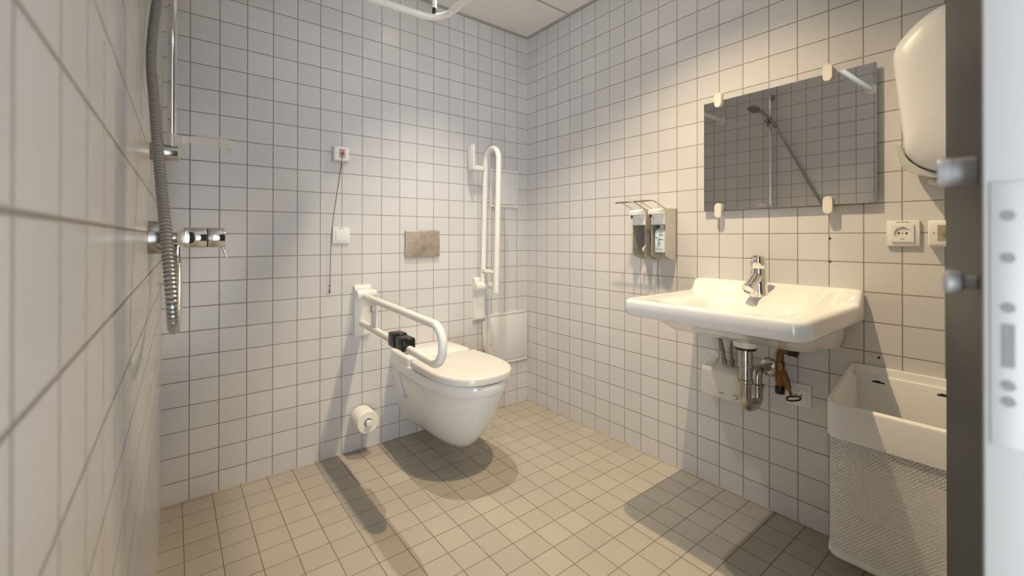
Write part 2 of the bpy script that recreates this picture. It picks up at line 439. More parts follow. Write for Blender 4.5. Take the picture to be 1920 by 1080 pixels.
# ------------------------------------------------------------------ access panels
def hatch(x0, x1, z0, z1, label, lock=True):
    t = thing('access_panel', label, 'access panel', ((x0+x1)/2, 0, z0), 'access panels on the back wall')
    w = .016
    bm = NB()
    for a in ((x0, x1, z0, z0+w), (x0, x1, z1-w, z1), (x0, x0+w, z0+w, z1-w), (x1-w, x1, z0+w, z1-w)):
        box(bm, a[0], a[1], -.012, 0, a[2], a[3], .0015)
    build('frame', bm, 'hatch', t)
    bm = NB(); box(bm, x0+w, x1-w, -.003, 0, z0+w, z1-w); build('gap_shade', bm, 'gap_shade', t, 'dark grey plate painted as the shaded gap round the panel door')  # dark plate added behind the door, painting the shade of the open gap
    g = .0028
    bm = NB(); box(bm, x0+w+g, x1-w-.0015, -.0105, -.001, z0+w+g, z1-w-.0018, .001); build('panel_door', bm, 'hatch', t)
    if lock:
        bm = NB(); cyl(bm, (x0+.038, -.0105, (z0+z1)/2-.03), (x0+.038, -.0125, (z0+z1)/2-.03), .0055); build('latch', bm, 'grey', t, 'small grey latch')
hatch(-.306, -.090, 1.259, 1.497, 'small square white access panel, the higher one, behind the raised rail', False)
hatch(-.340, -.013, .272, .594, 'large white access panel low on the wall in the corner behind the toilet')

# ------------------------------------------------------------------ flush plate
fp = thing('flush_plate', 'beige brushed steel flush plate on the tiles above the toilet', 'flush plate', (-.753, 0, .963))
bm = NB(); box(bm, -.861, -.655, -.017, 0, .962, 1.107, .006, 3); build('plate', bm, 'flush', fp)
bm = NB()
for k in range(4): box(bm, -.676+k*.0038, -.6735+k*.0038, -.0174, -.0168, .9725, .9765)
build('mark', bm, 'greymark', fp, 'tiny dark maker mark')

# ------------------------------------------------------------------ alarm pull switch
al = thing('alarm_pull_switch', 'square white alarm switch with a red button and long dark red pull cord', 'alarm switch', (-1.199, 0, 1.44))
bm = NB(); box(bm, -1.238, -1.164, -.036, 0, 1.437, 1.509, .004, 2); build('box', bm, 'plastic_g', al)
bm = NB(); box(bm, -1.233, -1.166, -.043, -.035, 1.4405, 1.5065, .003, 2); build('cover', bm, 'plastic', al)
bm = NB(); box(bm, -1.214, -1.185, -.0442, -.0428, 1.452, 1.496); build('insert', bm, 'grey', al, 'grey insert')
bm = NB(); lathe(bm, (-1.1995, -.044, 1.474), (0, -1, 0), [(.0078, 0), (.0078, .004), (.005, .0065), (.0015, .007)], 20); lathe(bm, (-1.1995, -.044, 1.487), (0, -1, 0), [(.003, 0), (.003, .0008)], 12); build('button', bm, 'red', al, 'red button and red mark')
for x in (-1.2235, -1.1755):
    bm = NB(); cyl(bm, (x, -.043, 1.474), (x, -.0436, 1.474), .0022, n=12); build('screw', bm, 'grey', al)
pts = spline([(-1.1995, -.047, 1.464), (-1.206, -.042, 1.40), (-1.216, -.036, 1.32), (-1.231, -.028, 1.20), (-1.241, -.022, 1.10), (-1.245, -.017, 1.0), (-1.247, -.012, .84)], 8)
bm = NB(); tube(bm, pts, .0016, 8); build('cord', bm, 'redcord', al, 'thin dark red cord')
bm = NB(); lathe(bm, (-1.2475, -.012, .842), (0, .05, -1), [(.0016, 0), (.0034, .004), (.0034, .010), (.0016, .014), (.0020, .024), (.0036, .030), (.0036, .042), (.001, .046)], 12); build('toggle', bm, 'redcord', al)

# ------------------------------------------------------------------ light switch
sw = thing('light_switch', 'square white rocker switch on the tiles below the alarm switch', 'switch', (-1.191, 0, 1.039))
bm = NB(); box(bm, -1.233, -1.152, -.0095, 0, 1.038, 1.118, .003, 2); build('frame', bm, 'plastic', sw)
bm = NB(); box(bm, -1.220, -1.165, -.0135, -.008, 1.050, 1.107, .0015, 2); build('rocker', bm, 'plastic', sw)
bm = NB(); box(bm, -1.204, -1.182, -.0100, -.009, 1.1095, 1.1135); build('slot', bm, 'grey', sw, 'small grey slot at the top')

# ------------------------------------------------------------------ toilet paper
RX, RZ = -1.096, .170
hd = thing('paper_holder', 'white spindle holder with a round end knob low on the back wall', 'toilet roll holder', (RX, 0, RZ))
bm = NB(); cyl(bm, (RX, 0, RZ), (RX, -.128, RZ), .012); build('spindle', bm, 'plastic', hd)
bm = NB(); lathe(bm, (RX, -.122, RZ), (0, -1, 0), [(.013, 0), (.0165, .002), (.0165, .012), (.014, .0155), (.006, .017)], 28); build('knob', bm, 'plastic', hd)
bm = NB()
n = 48; R0, R1 = .0535, .020
prof = [(R1, .010), (R0-.004, .010), (R0, .014), (R0, .112), (R0-.003, .116), (R1, .116)]
rings = [[Vector((RX+r*math.cos(2*PI*k/n), -h, RZ+r*math.sin(2*PI*k/n))) for k in range(n)] for r, h in prof] 
loft(bm, rings+[rings[0]], False, False)
bmesh.ops.remove_doubles(bm, verts=bm.verts, dist=1e-6)
solo('toilet_roll', bm, 'paper', 'white toilet paper roll on the wall spindle left of the toilet', 'toilet roll', (RX, -.06, RZ))

# ------------------------------------------------------------------ washbasin
wb = thing('washbasin', 'wide white ceramic washbasin on the right wall under the mirror', 'sink', (0, -1.497, .80))
BY = -1.497; HW = .301; XF = -.545
def bring(z, ins, r, back=0.0, k=10, y_in=None, x_in=None, back_round=None):
    """ring of the basin plan: front corners rounded, square at the wall"""
    x0 = XF+(x_in if x_in is not None else ins); x1 = back; hy = HW-(y_in if y_in is not None else ins)
    rb = back_round if back_round is not None else 0.004
    out = []
    for (cx, cy, rr, a0) in ((x0+r, BY+hy-r, r, PI/2), (x0+r, BY-hy+r, r, PI), (x1-rb, BY-hy+rb, rb, 1.5*PI), (x1-rb, BY+hy-rb, rb, 0)):
        for i in range(k+1):
            a = a0+PI/2*i/k; out.append(Vector((cx+rr*math.cos(a), cy+rr*math.sin(a), z)))
    # resample evenly
    out.append(out[0]); d = [0]
    for a, b in zip(out, out[1:]): d.append(d[-1]+(b-a).length)
    return out, d
def resample(ring, n=120):
    out, d = ring; T = d[-1]; res = []; j = 0
    for i in range(n):
        s = T*i/n
        while d[j+1] < s: j += 1
        t = (s-d[j])/max(d[j+1]-d[j], 1e-9); res.append(out[j].lerp(out[j+1], t))
    return res
def sstep(a, b, x):
    t = max(0, min(1, (x-a)/(b-a))); return t*t*(3-2*t)
spec = [  # z, front inset, side inset, corner r, back x, back corner r
    (.690, .150, .105, .055, -.001, .004), (.680, .165, .110, .050, -.001, .004)]
under = [(.706, .340, .200, .06, -.002, .03), (.706, .270, .120, .06, -.002, .03), (.709, .232, .074, .06, -.002, .024), (.716, .205, .060, .06, -.002, .016), (.752, .125, .056, .06, -.002, .010), (.775, .060, .052, .055, -.002, .008),
         (.782, .030, .036, .05, -.001, .005), (.783, .012, .012, .045, -.001, .004), (.786, .004, .004, .045, 0, .004), (.793, .000, .000, .045, 0, .004),
         (.830, .000, .000, .045, 0, .004), (.838, .0025, .0025, .045, 0, .004), (.8425, .008, .008, .042, 0, .006), (.8435, .016, .016, .038, 0, .008)]
top = [(.8425, .030, .026, .034, -.006, .012), (.840, .050, .046, .034, -.012, .014), (.8385, .058, .085, .05, -.030, .03), (.832, .062, .110, .06, -.135, .04), (.815, .074, .135, .06, -.150, .05),
       (.775, .100, .160, .06, -.165, .06), (.742, .125, .185, .06, -.180, .06), (.732, .160, .215, .05, -.200, .05), (.729, .22, .27, .02, -.235, .02)]
rings = []
for (z, xi, yi, r, bk, rb) in under+top:
    rings.append(resample(bring(z, 0, r, bk, y_in=yi, x_in=xi, back_round=rb)))
for ring in rings:
    for p in ring:
        if p.z > .815 and p.x > -.08:
            e = (p.z-.815)/.025
            p.z += .047*min(1, max(0, e))*sstep(-.062, -.030, p.x)
for ring in rings[:5]:
    for p in ring: p.z -= .024*sstep(-.28, -.03, p.x)*(1 if p.z < .74 else .4)
bm = NB(); loft(bm, rings, True, True)
build('basin', bm, 'ceramic', wb, sharp=60)
bm = NB(); lathe(bm, (-.27, BY, .7285), (0, 0, 1), [(.026, 0), (.026, .002), (.022, .0035), (.008, .0025)], 28); build('drain', bm, 'chrome', wb, 'chrome drain ring')

# faucet
fx, fy = -.085, -1.490
fa = thing('faucet', 'chrome single-lever faucet standing on the washbasin', 'faucet', (fx, fy, .842))
bm = NB()
rg = []
for z, rx, ry, ox in ((.842, .031, .0345, 0), (.846, .031, .0345, 0), (.87, .0290, .0315, -.001), (.91, .0270, .0285, -.002), (.945, .0262, .0270, -.003), (.950, .0250, .0260, -.003)):
    rg.append([Vector((fx+ox+rx*math.cos(2*PI*k/32), fy+ry*math.sin(2*PI*k/32), z)) for k in range(32)])
loft(bm, rg); build('body', bm, 'chrome', fa)
bm = NB(); lathe(bm, (fx-.004, fy, .926), (-.83, .07, -.56), [(.0205, 0), (.0210, .03), (.0205, .084), (.0215, .087), (.0205, .094), (.017, .0945), (.0165, .089), (.002, .088)], 28); build('spout', bm, 'chrome', fa)
bm = NB()
rg = []
for z, r in ((.952, .0260), (.954, .0272), (.985, .0272), (.993, .0258), (.997, .021), (.998, .008)):
    rg.append([Vector((fx-.003+r*math.cos(2*PI*k/32) + (-.004 if z > .98 else 0), fy+r*math.sin(2*PI*k/32), z+(.004*math.cos(2*PI*k/32+PI) if z > .98 else 0))) for k in range(32)])
loft(bm, rg); box(bm, fx-.075, fx-.012, fy-.011, fy+.011, .985, .9935, .003); build('lever', bm, 'chrome', fa)
bm = NB(); cyl(bm, (fx-.0277, fy, .966), (fx-.0285, fy, .966), .003, n=14); build('mark', bm, 'dark', fa, 'dark dot on the lever base')

# ------------------------------------------------------------------ drain trap under the basin
DX, DY = -.235, -1.507
tr = thing('drain_trap', 'worn chrome drain trap hanging under the washbasin', 'drain pipe', (DX, DY, .45))
bm = NB(); lathe(bm, (DX, DY, .676), (0, 0, 1), [(.034, 0), (.040, .003), (.040, .022)], 32); build('cup', bm, 'plastic', tr, 'white plastic cup')
bm = NB(); lathe(bm, (DX, DY, .669), (0, 0, 1), [(.036, 0), (.036, .0065)], 32); build('washer', bm, 'black', tr, 'black washer')
bm = NB(); cyl(bm, (DX, DY, .612), (DX, DY, .669), .0235); lathe(bm, (DX, DY, .606), (0, 0, 1), [(.0215, 0), (.025, .002), (.025, .006), (.0235, .008)], 28); build('tailpiece', bm, 'chrome_s', tr)
bm = NB(); cyl(bm, (DX, DY, .558), (DX, DY, .608), .0205); lathe(bm, (DX, DY, .552), (0, 0, 1), [(.0205, -.004), (.0255, 0), (.0255, .008), (.0205, .011)], 28); build('coupling', bm, 'chrome_s', tr)
X2 = DX+.090
pts = fillet([(DX, DY, .556), (DX, DY, .456), (X2, DY-.002, .456), (X2, DY-.002, .520)], .044, 12)
bm = NB(); tube(bm, pts, .019, 20); build('u_bend', bm, 'chrome_s', tr)
bm = NB(); lathe(bm, (X2, DY-.002, .516), (0, 0, 1), [(.0185, -.003), (.0225, 0), (.0225, .009), (.0185, .012)], 28); build('nut', bm, 'chrome_s', tr)
pts = fillet([(X2, DY-.002, .52), (X2, DY-.002, .578), (-.004, DY+.012, .560)], .035, 12)
bm = NB(); tube(bm, pts, .0155, 20); build('outlet_pipe', bm, 'chrome_s', tr)
bm = NB(); lathe(bm, (0, DY+.012, .560), (-1, 0, 0), [(.037, 0), (.037, .003), (.030, .010), (.018, .012)], 32); build('wall_rose', bm, 'chrome_s', tr)

# ------------------------------------------------------------------ small water heater under the basin
wh = thing('water_heater', 'small white water heater box on the wall under the washbasin', 'water heater', (0, -1.345, .39))
bm = NB()
def hr(x, z0, z1, y0, y1): return [Vector((x, y, z)) for y, z in ((y0, z0), (y1, z0), (y1, z1), (y0, z1))]
loft(bm, [hr(0, .395, .552, -1.440, -1.254), hr(-.012, .395, .552, -1.440, -1.254), hr(-.070, .405, .530, -1.440, -1.254), hr(-.092, .414, .518, -1.432, -1.262)])
bmesh.ops.bevel(bm, geom=list(bm.edges), offset=.006, segments=3, profile=.5, affect='EDGES')
build('casing', bm, 'cream', wh)
bm = NB(); lathe(bm, (-.091, -1.403, .434), (-1, 0, 0), [(.0120, 0), (.0120, .003), (.0095, .004)], 28); k = build('dial', bm, 'grey', wh, 'grey dial')
bm = NB(); lathe(bm, (-.0945, -1.403, .434), (-1, 0, 0), [(.007, 0), (.0065, .005), (.003, .006)], 20); build('dial_knob', bm, 'plastic', k, 'white dial knob')
bm = NB(); bm.faces.new([bm.verts.new((-.0927, -1.348+a, .437+b)) for a, b in ((-.013, 0), (0, .0035), (.013, 0), (0, -.0035))]); build('emblem', bm, 'greymark', wh, 'small dark diamond emblem')
bm = NB(); vs = [bm.verts.new(p) for p in ((-.074, -1.262, .5295), (-.074, -1.300, .5295), (-.014, -1.300, .5525), (-.014, -1.262, .5525))]; bm.faces.new(vs)
bmesh.ops.solidify(bm, geom=bm.faces[:], thickness=.0006); build('sticker', bm, 'plastic', wh, 'white sticker on the sloping top')

bm = NB(); tube(bm, spline([(-.045, -1.338, .546), (-.045, -1.330, .60), (-.05, -1.318, .66), (-.06, -1.31, .70)], 8), .0075, 12)
lathe(bm, (-.045, -1.338, .545), (0, .01, 1), [(.010, 0), (.010, .016), (.008, .018)], 6)
solo('supply_hose', bm, 'braid', 'straight brown hose rising from the water heater, the left one', 'hose', (-.045, -1.338, .545), 'hoses on the water heater')
bm = NB(); tube(bm, spline([(-.05, -1.372, .546), (-.05, -1.368, .60), (-.055, -1.374, .635), (-.07, -1.40, .660), (-.09, -1.43, .69)], 8), .0058, 12)
lathe(bm, (-.05, -1.372, .544), (0, 0, 1), [(.0095, 0), (.0095, .014), (.0105, .016), (.0105, .022), (.007, .028)], 6)
solo('supply_hose', bm, 'braid', 'curved thin hose with a metal nut bending behind the drain cup', 'hose', (-.05, -1.372, .545), 'hoses on the water heater')

# ------------------------------------------------------------------ brass valve
VX = -.065
bv = thing('stop_valve', 'tarnished brass valve with black caps beside the drain trap', 'valve', (VX, -1.565, .49))
bm = NB()
cyl(bm, (0, -1.590, .648), (VX, -1.586, .648), .011)
tube(bm, fillet([(VX, -1.592, .648), (VX, -1.556, .648), (VX, -1.556, .600)], .018, 8), .0125, 16)
lathe(bm, (VX, -1.556, .606), (0, 0, -1), [(.013, 0), (.017, .003), (.017, .018), (.015, .020), (.0165, .026), (.0165, .040), (.018, .050), (.015, .078), (.012, .088), (.012, .096)], 8)
tube(bm, [(VX, -1.560, .572), (VX-.012, -1.580, .540), (VX-.020, -1.594, .516)], .011, 12, rad=lambda i: (.0165, .0135, .009)[i])
build('body', bm, 'brass', bv, sharp=25)
bm = NB(); lathe(bm, (VX, -1.556, .514), (0, 0, -1), [(.0155, 0), (.0165, .002), (.0165, .024), (.0145, .028)], 20); build('cap', bm, 'black', bv, 'black bottom cap')
bm = NB(); lathe(bm, (VX, -1.586, .650), (0, -1, -.12), [(.016, 0), (.017, .003), (.015, .016)], 20); build('collar', bm, 'darkred', bv, 'dark red collar')
bm = NB(); lathe(bm, (VX, -1.600, .649), (0, -1, -.12), [(.0145, 0), (.0165, .003), (.0165, .014), (.012, .017)], 20); build('turn_knob', bm, 'black', bv, 'black turning knob')
bm = NB(); cyl(bm, (VX-.020, -1.593, .518), (VX-.026, -1.603, .498), .0052); build('stem', bm, 'brass', bv)
bm = NB()
c = Vector((VX-.030, -1.612, .490)); ux = Vector((.25, -.93, .27)).normalized(); uz = Vector((-.3, .1, .95)).normalized()
pts = [c + ux*(.0215*math.copysign(abs(math.cos(a))**.6, math.cos(a))) + uz*(.0085*math.copysign(abs(math.sin(a))**.8, math.sin(a))) for a in [2*PI*k/40 for k in range(41)]]
tube(bm, pts, .0032, 8); build('loop_handle', bm, 'black', bv, 'black loop handle')
bm = NB(); tube(bm, fillet([(-.12, -1.50, .676), (VX, -1.572, .684), (VX, -1.583, .660)], .010, 6), .0062, 12); lathe(bm, (VX, -1.583, .660), (0, 0, 1), [(.0095, 0), (.0095, .014), (.007, .016)], 6)
build('feed_hose', bm, 'chrome_s', bv, 'short metal feed hose')

# ------------------------------------------------------------------ mirror
mi = thing('mirror', 'rectangular frameless mirror held by four white clips above the washbasin', 'mirror', (0, -1.535, 1.185))
bm = NB(); box(bm, -.021, -.016, -1.8335, -1.2365, 1.185, 1.650); build('glass', bm, 'mirror', mi)
bm = NB(); box(bm, -.0158, -.0145, -1.8335, -1.2365, 1.185, 1.650); build('backing', bm, 'glass_edge', mi)
for y in (-1.303, -1.698):
    for z, s in ((1.650, 1), (1.185, -1)):
        bm = NB()
        zc = z+s*.002
        o = rrect(y, zc, .0155, .031, .0152, 6)
        loft(bm, [[Vector((x, a, b)) for a, b in (o if x > -.033 else rrect(y, zc, .0140, .0295, .0138, 6))] for x in (-.0212, -.031, -.034)])
        zz = (z+.002, z+.028) if s > 0 else (z-.028, z-.002)
        box(bm, -.0225, 0, y-.010, y+.010, zz[0], zz[1])
        build('clip', bm, 'cream', mi)

# ------------------------------------------------------------------ soap dispensers
def dispenser(y0, y1, label, full):
    t = thing('soap_dispenser', label, 'soap dispenser', (0, (y0+y1)/2, .96), 'elbow-lever soap dispensers')
    yc = (y0+y1)/2; XD = -.092
    for y in (y0, y1-.0022):
        bm = NB()
        pr = [(0, .962), (-.040, .966), (XD, .985), (XD, 1.199), (0, 1.204)]
        loft(bm, [[Vector((x, yy, z)) for x, z in pr] for yy in (y, y+.0022)]); build('side_panel', bm, 'steel', t)
    bm = NB(); box(bm, -.003, 0, y0, y1, .965, 1.203); build('back_plate', bm, 'steel', t)
    # white pump head with a beak
    bm = NB()
    box(bm, XD-.002, -.006, y0+.003, y1-.003, 1.128, 1.160, .002)
    def pr2(y): return [Vector((x, y, z)) for x, z in ((-.006, 1.150), (XD-.003, 1.150), (XD-.003, 1.172), (XD-.030, 1.176), (XD-.032, 1.192), (XD-.020, 1.198), (XD+.01, 1.203), (-.006, 1.203))]
    loft(bm, [pr2(y0+.0035), pr2(y1-.0035)])
    loft(bm, [[Vector((XD-.002, yc-.026, 1.132)), Vector((XD-.002, yc+.026, 1.132)), Vector((XD-.002, yc+.020, 1.172)), Vector((XD-.002, yc-.020, 1.172))],
              [Vector((XD-.010, yc-.016, 1.136)), Vector((XD-.010, yc+.016, 1.136)), Vector((XD-.024, yc+.012, 1.174)), Vector((XD-.024, yc-.012, 1.174))]])
    pump = build('pump', bm, 'plastic', t, 'white pump head', sharp=25)
    bm = NB(); cyl(bm, (XD-.022, y1-.012, 1.160), (XD-.022, y1-.012, 1.174), .0045, n=16); build('nozzle', bm, 'black', pump, 'black nozzle')
    # wire lever
    A = (XD+.005, y1-.004, 1.200); B = (XD+.005, y0+.004, 1.200); TX_ = -.182; TZ = 1.233
    bm = NB(); tube(bm, fillet([A, (TX_, y1-.004, TZ), (TX_, y0+.004, TZ), B], .010, 6), .0026, 10); lv = build('lever', bm, 'chrome_s', t, 'bent wire elbow lever')
    bm = NB(); cyl(bm, (TX_, yc-.002, TZ+.0005), (TX_, y1+.030, TZ+.0005), .0040, n=12, bev=.001); build('grip', bm, 'braid', lv, 'dark grip sleeve')
    if not full:
        bm = NB(); tube(bm, spline([(-.05, yc-.012, 1.130), (-.05, yc-.012, 1.07), (-.054, yc-.010, 1.03), (-.062, yc-.004, 1.018)], 8), .0034, 10)
        lathe(bm, (-.062, yc-.004, 1.022), (0, .05, -1), [(.004, 0), (.0068, .006), (.0068, .018), (.004, .022)], 14); build('dip_tube', bm, 'bottle', t, 'pale dip tube hanging free')
    return t, yc
dispenser(-.988, -.912, 'empty steel soap dispenser with a bare dip tube, the left of the pair', False)
t2, yc2 = dispenser(-1.092, -1.017, 'steel soap dispenser holding a labelled bottle, the one nearer the mirror', True)
sb = thing('soap_bottle', 'square milky bottle with a pale blue label inside the right soap dispenser', 'bottle', (-.055, yc2, 1.0))
bm = NB(); o = rrect(-.050, yc2, .030, .029, .007, 4)
loft(bm, [[Vector((a, b, z)) for a, b in o] for z in (1.000, 1.092)] + [[Vector((-.050+(a+.050)*s, yc2+(b-yc2)*s, z)) for a, b in o] for s, z in ((.97, 1.097), (.8, 1.106), (.45, 1.113), (.42, 1.1275))]); build('bottle_body', bm, 'bottle', sb)
bm = NB(); box(bm, -.0808, -.0798, yc2-.024, yc2+.024, 1.008, 1.088); lb = build('label_sheet', bm, 'label', sb, 'pale blue label')
bm = NB()
for (a, b, z, h) in ((-.018, .004, 1.080, .002), (.010, .022, 1.066, .0025), (-.004, .010, 1.043, .0016), (-.002, .007, 1.036, .0016), (-.003, .008, 1.030, .0016), (-.015, .015, 1.014, .0014)):
    box(bm, -.0811, -.0807, yc2+a, yc2+b, z-h, z+h)
pts = [(-.022, .0), (-.010, .004), (.004, .003), (.012, -.003), (.0, -.002), (-.010, -.002)]
vs = [bm.verts.new((-.0811, yc2+a, 1.058+b)) for a, b in pts]; bm.faces.new(vs)
tube(bm, spline([(-.0811, yc2+.004, 1.054), (-.0811, yc2+.001, 1.048), (-.0811, yc2-.004, 1.04)], 4), .0008, 6)
build('print', bm, 'bluemark', lb, 'dark swoosh and small print')

# ------------------------------------------------------------------ sockets
def socket(y0, z0, label, s=.0815):
    t = thing('wall_socket', label, 'socket', (0, y0+s/2, z0), 'white wall sockets')
    yc, zc = y0+s/2, z0+s/2
    bm = NB(); box(bm, -.0115, 0, y0, y0+s, z0, z0+s, .0025, 2); build('frame', bm, 'plastic', t)
    bm = NB()
    sq, ci = [], []
    for k in range(48):
        an = 2*PI*k/48 + PI/4; c_, s_ = math.cos(an), math.sin(an); q_ = .0275/max(abs(c_), abs(s_))
        sq.append((yc+q_*c_, zc+q_*s_)); ci.append((yc+.0205*c_, zc+.0205*s_))
    loft(bm, [[Vector((-.010, a, b)) for a, b in sq], [Vector((-.0162, a, b)) for a, b in sq], [Vector((-.0165, a, b)) for a, b in ci], [Vector((-.0120, yc+(a-yc)*.95, zc+(b-zc)*.95)) for a, b in ci]], False, True)
    ins = build('insert', bm, 'plastic', t, sharp=30)
    for dy in (-.0095, .0095):
        bm = NB(); cyl(bm, (-.0119, yc+dy, zc), (-.0125, yc+dy, zc), .0031, n=16); build('hole', bm, 'black', ins, 'black pin hole')
    bm = NB()
    for dz in (-.0185, .0185): box(bm, -.0158, -.0119, yc-.004, yc+.004, zc+dz-.0015, zc+dz+.0015)
    cyl(bm, (-.0119, yc, zc), (-.0124, yc, zc), .0026, n=12)
    build('earth_clip', bm, 'satin', ins, 'metal earth clips')
    return t, yc, zc
t, yc, zc = socket(-1.937, 1.041, 'white wall socket beside the lower right corner of the mirror')
bm = NB()
for k in range(13):
    if k in (4, 9): continue
    box(bm, -.0120, -.0112, yc+.0155-k*.0024-.0009, yc+.0155-k*.0024+.0009, zc+.0345, zc+.0365+.0005*(k % 3))
build('print', bm, 'greymark', t, 'tiny print along the top of the frame')
socket(-1.640, .440, 'white wall socket under the washbasin behind the brass valve')

ab = thing('alarm_reset_switch', 'white switch box with an olive grey insert, half hidden by the door edge', 'alarm switch', (0, -1.998, 1.038))
bm = NB(); box(bm, -.030, 0, -2.036, -1.958, 1.040, 1.120, .005, 3); build('box', bm, 'plastic', ab)
bm = NB(); box(bm, -.0325, -.029, -2.032, -1.9615, 1.0465, 1.1165, .0015, 2); build('cover', bm, 'plastic', ab)
bm = NB(); box(bm, -.0332, -.0322, -2.0145, -1.9800, 1.058, 1.106); i_ = build('insert', bm, 'beigeins', ab, 'olive grey insert')
bm = NB(); cyl(bm, (-.0332, -1.9975, 1.082), (-.0385, -1.9975, 1.082), .008, bev=.001); build('button', bm, 'greymark', i_, 'dark button')
bm = NB(); cyl(bm, (-.0325, -1.972, 1.082), (-.0329, -1.972, 1.082), .0025, n=12); build('screw', bm, 'greymark', ab)

for (y, z, lab) in ((-1.6955, .982, 'tiny dark screw plug in a tile joint above the washbasin'), (-1.6955, 1.065, 'tiny pale screw plug just under the mirror, over the dark one'), (-1.833, .668, 'tiny dark screw plug in the tile joint just above the bin')):
    bm = NB(); lathe(bm, (0, y, z), (-1, 0, 0), [(.0042, 0), (.0036, .002), (.001, .0026)], 14)
    solo('screw_plug', bm, 'dark', lab, 'screw', (0, y, z), 'small screw plugs on the right wall')

# ------------------------------------------------------------------ hand dryer
hy_ = thing('hand_dryer', 'white rounded hand dryer high on the right wall beside the mirror', 'hand dryer', (0, -2.028, 1.24))
YC = -2.030
half = [(0, 1.742), (.035, 1.737), (.075, 1.715), (.110, 1.682), (.130, 1.655), (.1385, 1.632), (.1395, 1.605), (.1365, 1.57), (.130, 1.50), (.122, 1.42), (.113, 1.335), (.108, 1.312), (.098, 1.295), (.075, 1.272), (.045, 1.256), (0, 1.248)]
hs_ = spline([(0, a, b) for a, b in half], 5)
out = [(p.y, p.z) for p in hs_] + [(-p.y, p.z) for p in reversed(hs_[1:-1])]
def dry(x, s, zs=None):
    zc = 1.49; zs = zs or s
    return [Vector((x, YC+a*s, zc+(b-zc)*zs)) for a, b in out]
bm = NB(); loft(bm, [dry(0, .95), dry(-.03, .99), dry(-.075, 1.0), (dry(-.110, .985)), dry(-.133, .95), dry(-.148, .895), dry(-.158, .80), dry(-.164, .6), dry(-.167, .3)])
build('casing', bm, 'dryer', hy_, sharp=60)
bm = NB()
gp = []
for (a, zz) in ((.130, 1.352), (.122, 1.300), (.112, 1.272), (.085, 1.258), (.050, 1.243), (0, 1.236), (-.050, 1.243), (-.085, 1.258), (-.112, 1.272), (-.122, 1.300), (-.130, 1.352)): gp.append((a, zz))
gi = [(.124, 1.350), (.108, 1.312), (.098, 1.295), (.075, 1.272), (.045, 1.256), (0, 1.248), (-.045, 1.256), (-.075, 1.272), (-.098, 1.295), (-.108, 1.312), (-.124, 1.350)]
ring = gp+list(reversed(gi))
loft(bm, [[Vector((x, YC+a, z)) for a, z in ring] for x in (-.03, -.12)])
build('guard', bm, 'frost', hy_, 'pale frosted guard round the nozzle', sharp=30)
bm = NB(); box(bm, -.10, -.035, YC-.05, YC+.062, 1.226, 1.240, .003); build('nozzle', bm, 'plastic_g', hy_)

# ------------------------------------------------------------------ waste bin on the wall
bn = thing('waste_bin', 'off-white wall-hung waste bin with perforated sides, standing open under the hand dryer', 'waste bin', (0, -1.92, .095))
BY0, BY1, BXF = -2.085, -1.757, -.268
def binpath(ins, r=.036, n=9, xb=0.0):
    """open path from the wall round the front and back to the wall"""
    y1, y0, xf = BY1-ins, BY0+ins, BXF+ins
    r = max(r-ins, .006); o = [(xb, y1)]
    for k in range(n+1):
        a = PI/2+PI/2*k/n; o.append((xf+r+r*math.cos(a), y1-r+r*math.sin(a)))
    for k in range(n+1):
        a = PI+PI/2*k/n; o.append((xf+r+r*math.cos(a), y0+r+r*math.sin(a)))
    o.append((xb, y0)); return o
def zrim(x): return .563+(.638-.563)*(x-BXF)/(-BXF)
def along(path, n):
    d = [0]
    for a, b in zip(path, path[1:]): d.append(d[-1]+math.hypot(b[0]-a[0], b[1]-a[1]))
    res = []; j = 0
    for i in range(n+1):
        s = d[-1]*i/n
        while j < len(d)-2 and d[j+1] < s: j += 1
        t = (s-d[j])/max(d[j+1]-d[j], 1e-9); a, b = path[j], path[j+1]
        res.append((a[0]+(b[0]-a[0])*t, a[1]+(b[1]-a[1])*t))
    return res
NC = 82
# perforated body: a true grid of slots, staggered row by row
bm = NB()
P = along(binpath(.004), NC); P_in = along(binpath(.0072), NC); rows = 66; z0, z1 = .118, .470
def pos(u, v, P=P):
    i = min(int(u), NC-1); t = u-i; a, b = P[i], P[min(i+1, NC)]
    x = a[0]+(b[0]-a[0])*t; y = a[1]+(b[1]-a[1])*t
    return Vector((x, y, z0+(z1-z0)*v/rows))
for j in range(rows):
    off = .5 if j % 2 else 0
    N = NC-(1 if off else 0)
    if off:
        for (ua, ub) in ((0, .5), (NC-.5, NC)):
            bm.faces.new([bm.verts.new(pos(u, v)) for u, v in ((ua, j), (ub, j), (ub, j+1), (ua, j+1))])
    for i in range(N):
        u = i+off
        o4 = [bm.verts.new(pos(a, b)) for a, b in ((u, j), (u+1, j), (u+1, j+1), (u, j+1))]
        i4 = [bm.verts.new(pos(a, b)) for a, b in ((u+.15, j+.18), (u+.85, j+.18), (u+.85, j+.82), (u+.15, j+.82))]
        k4 = [bm.verts.new(pos(a, b, P_in)) for a, b in ((u+.15, j+.18), (u+.85, j+.18), (u+.85, j+.82), (u+.15, j+.82))]
        b4 = [bm.verts.new(pos(a, b, P_in)) for a, b in ((u, j), (u+1, j), (u+1, j+1), (u, j+1))]
        for q in range(4):
            w_ = (q+1) % 4
            bm.faces.new((o4[q], o4[w_], i4[w_], i4[q])); bm.faces.new((i4[q], i4[w_], k4[w_], k4[q])); bm.faces.new((k4[q], k4[w_], b4[w_], b4[q]))
bmesh.ops.remove_doubles(bm, verts=bm.verts, dist=1e-5)
build('perforated_body', bm, 'bin', bn, sharp=60)
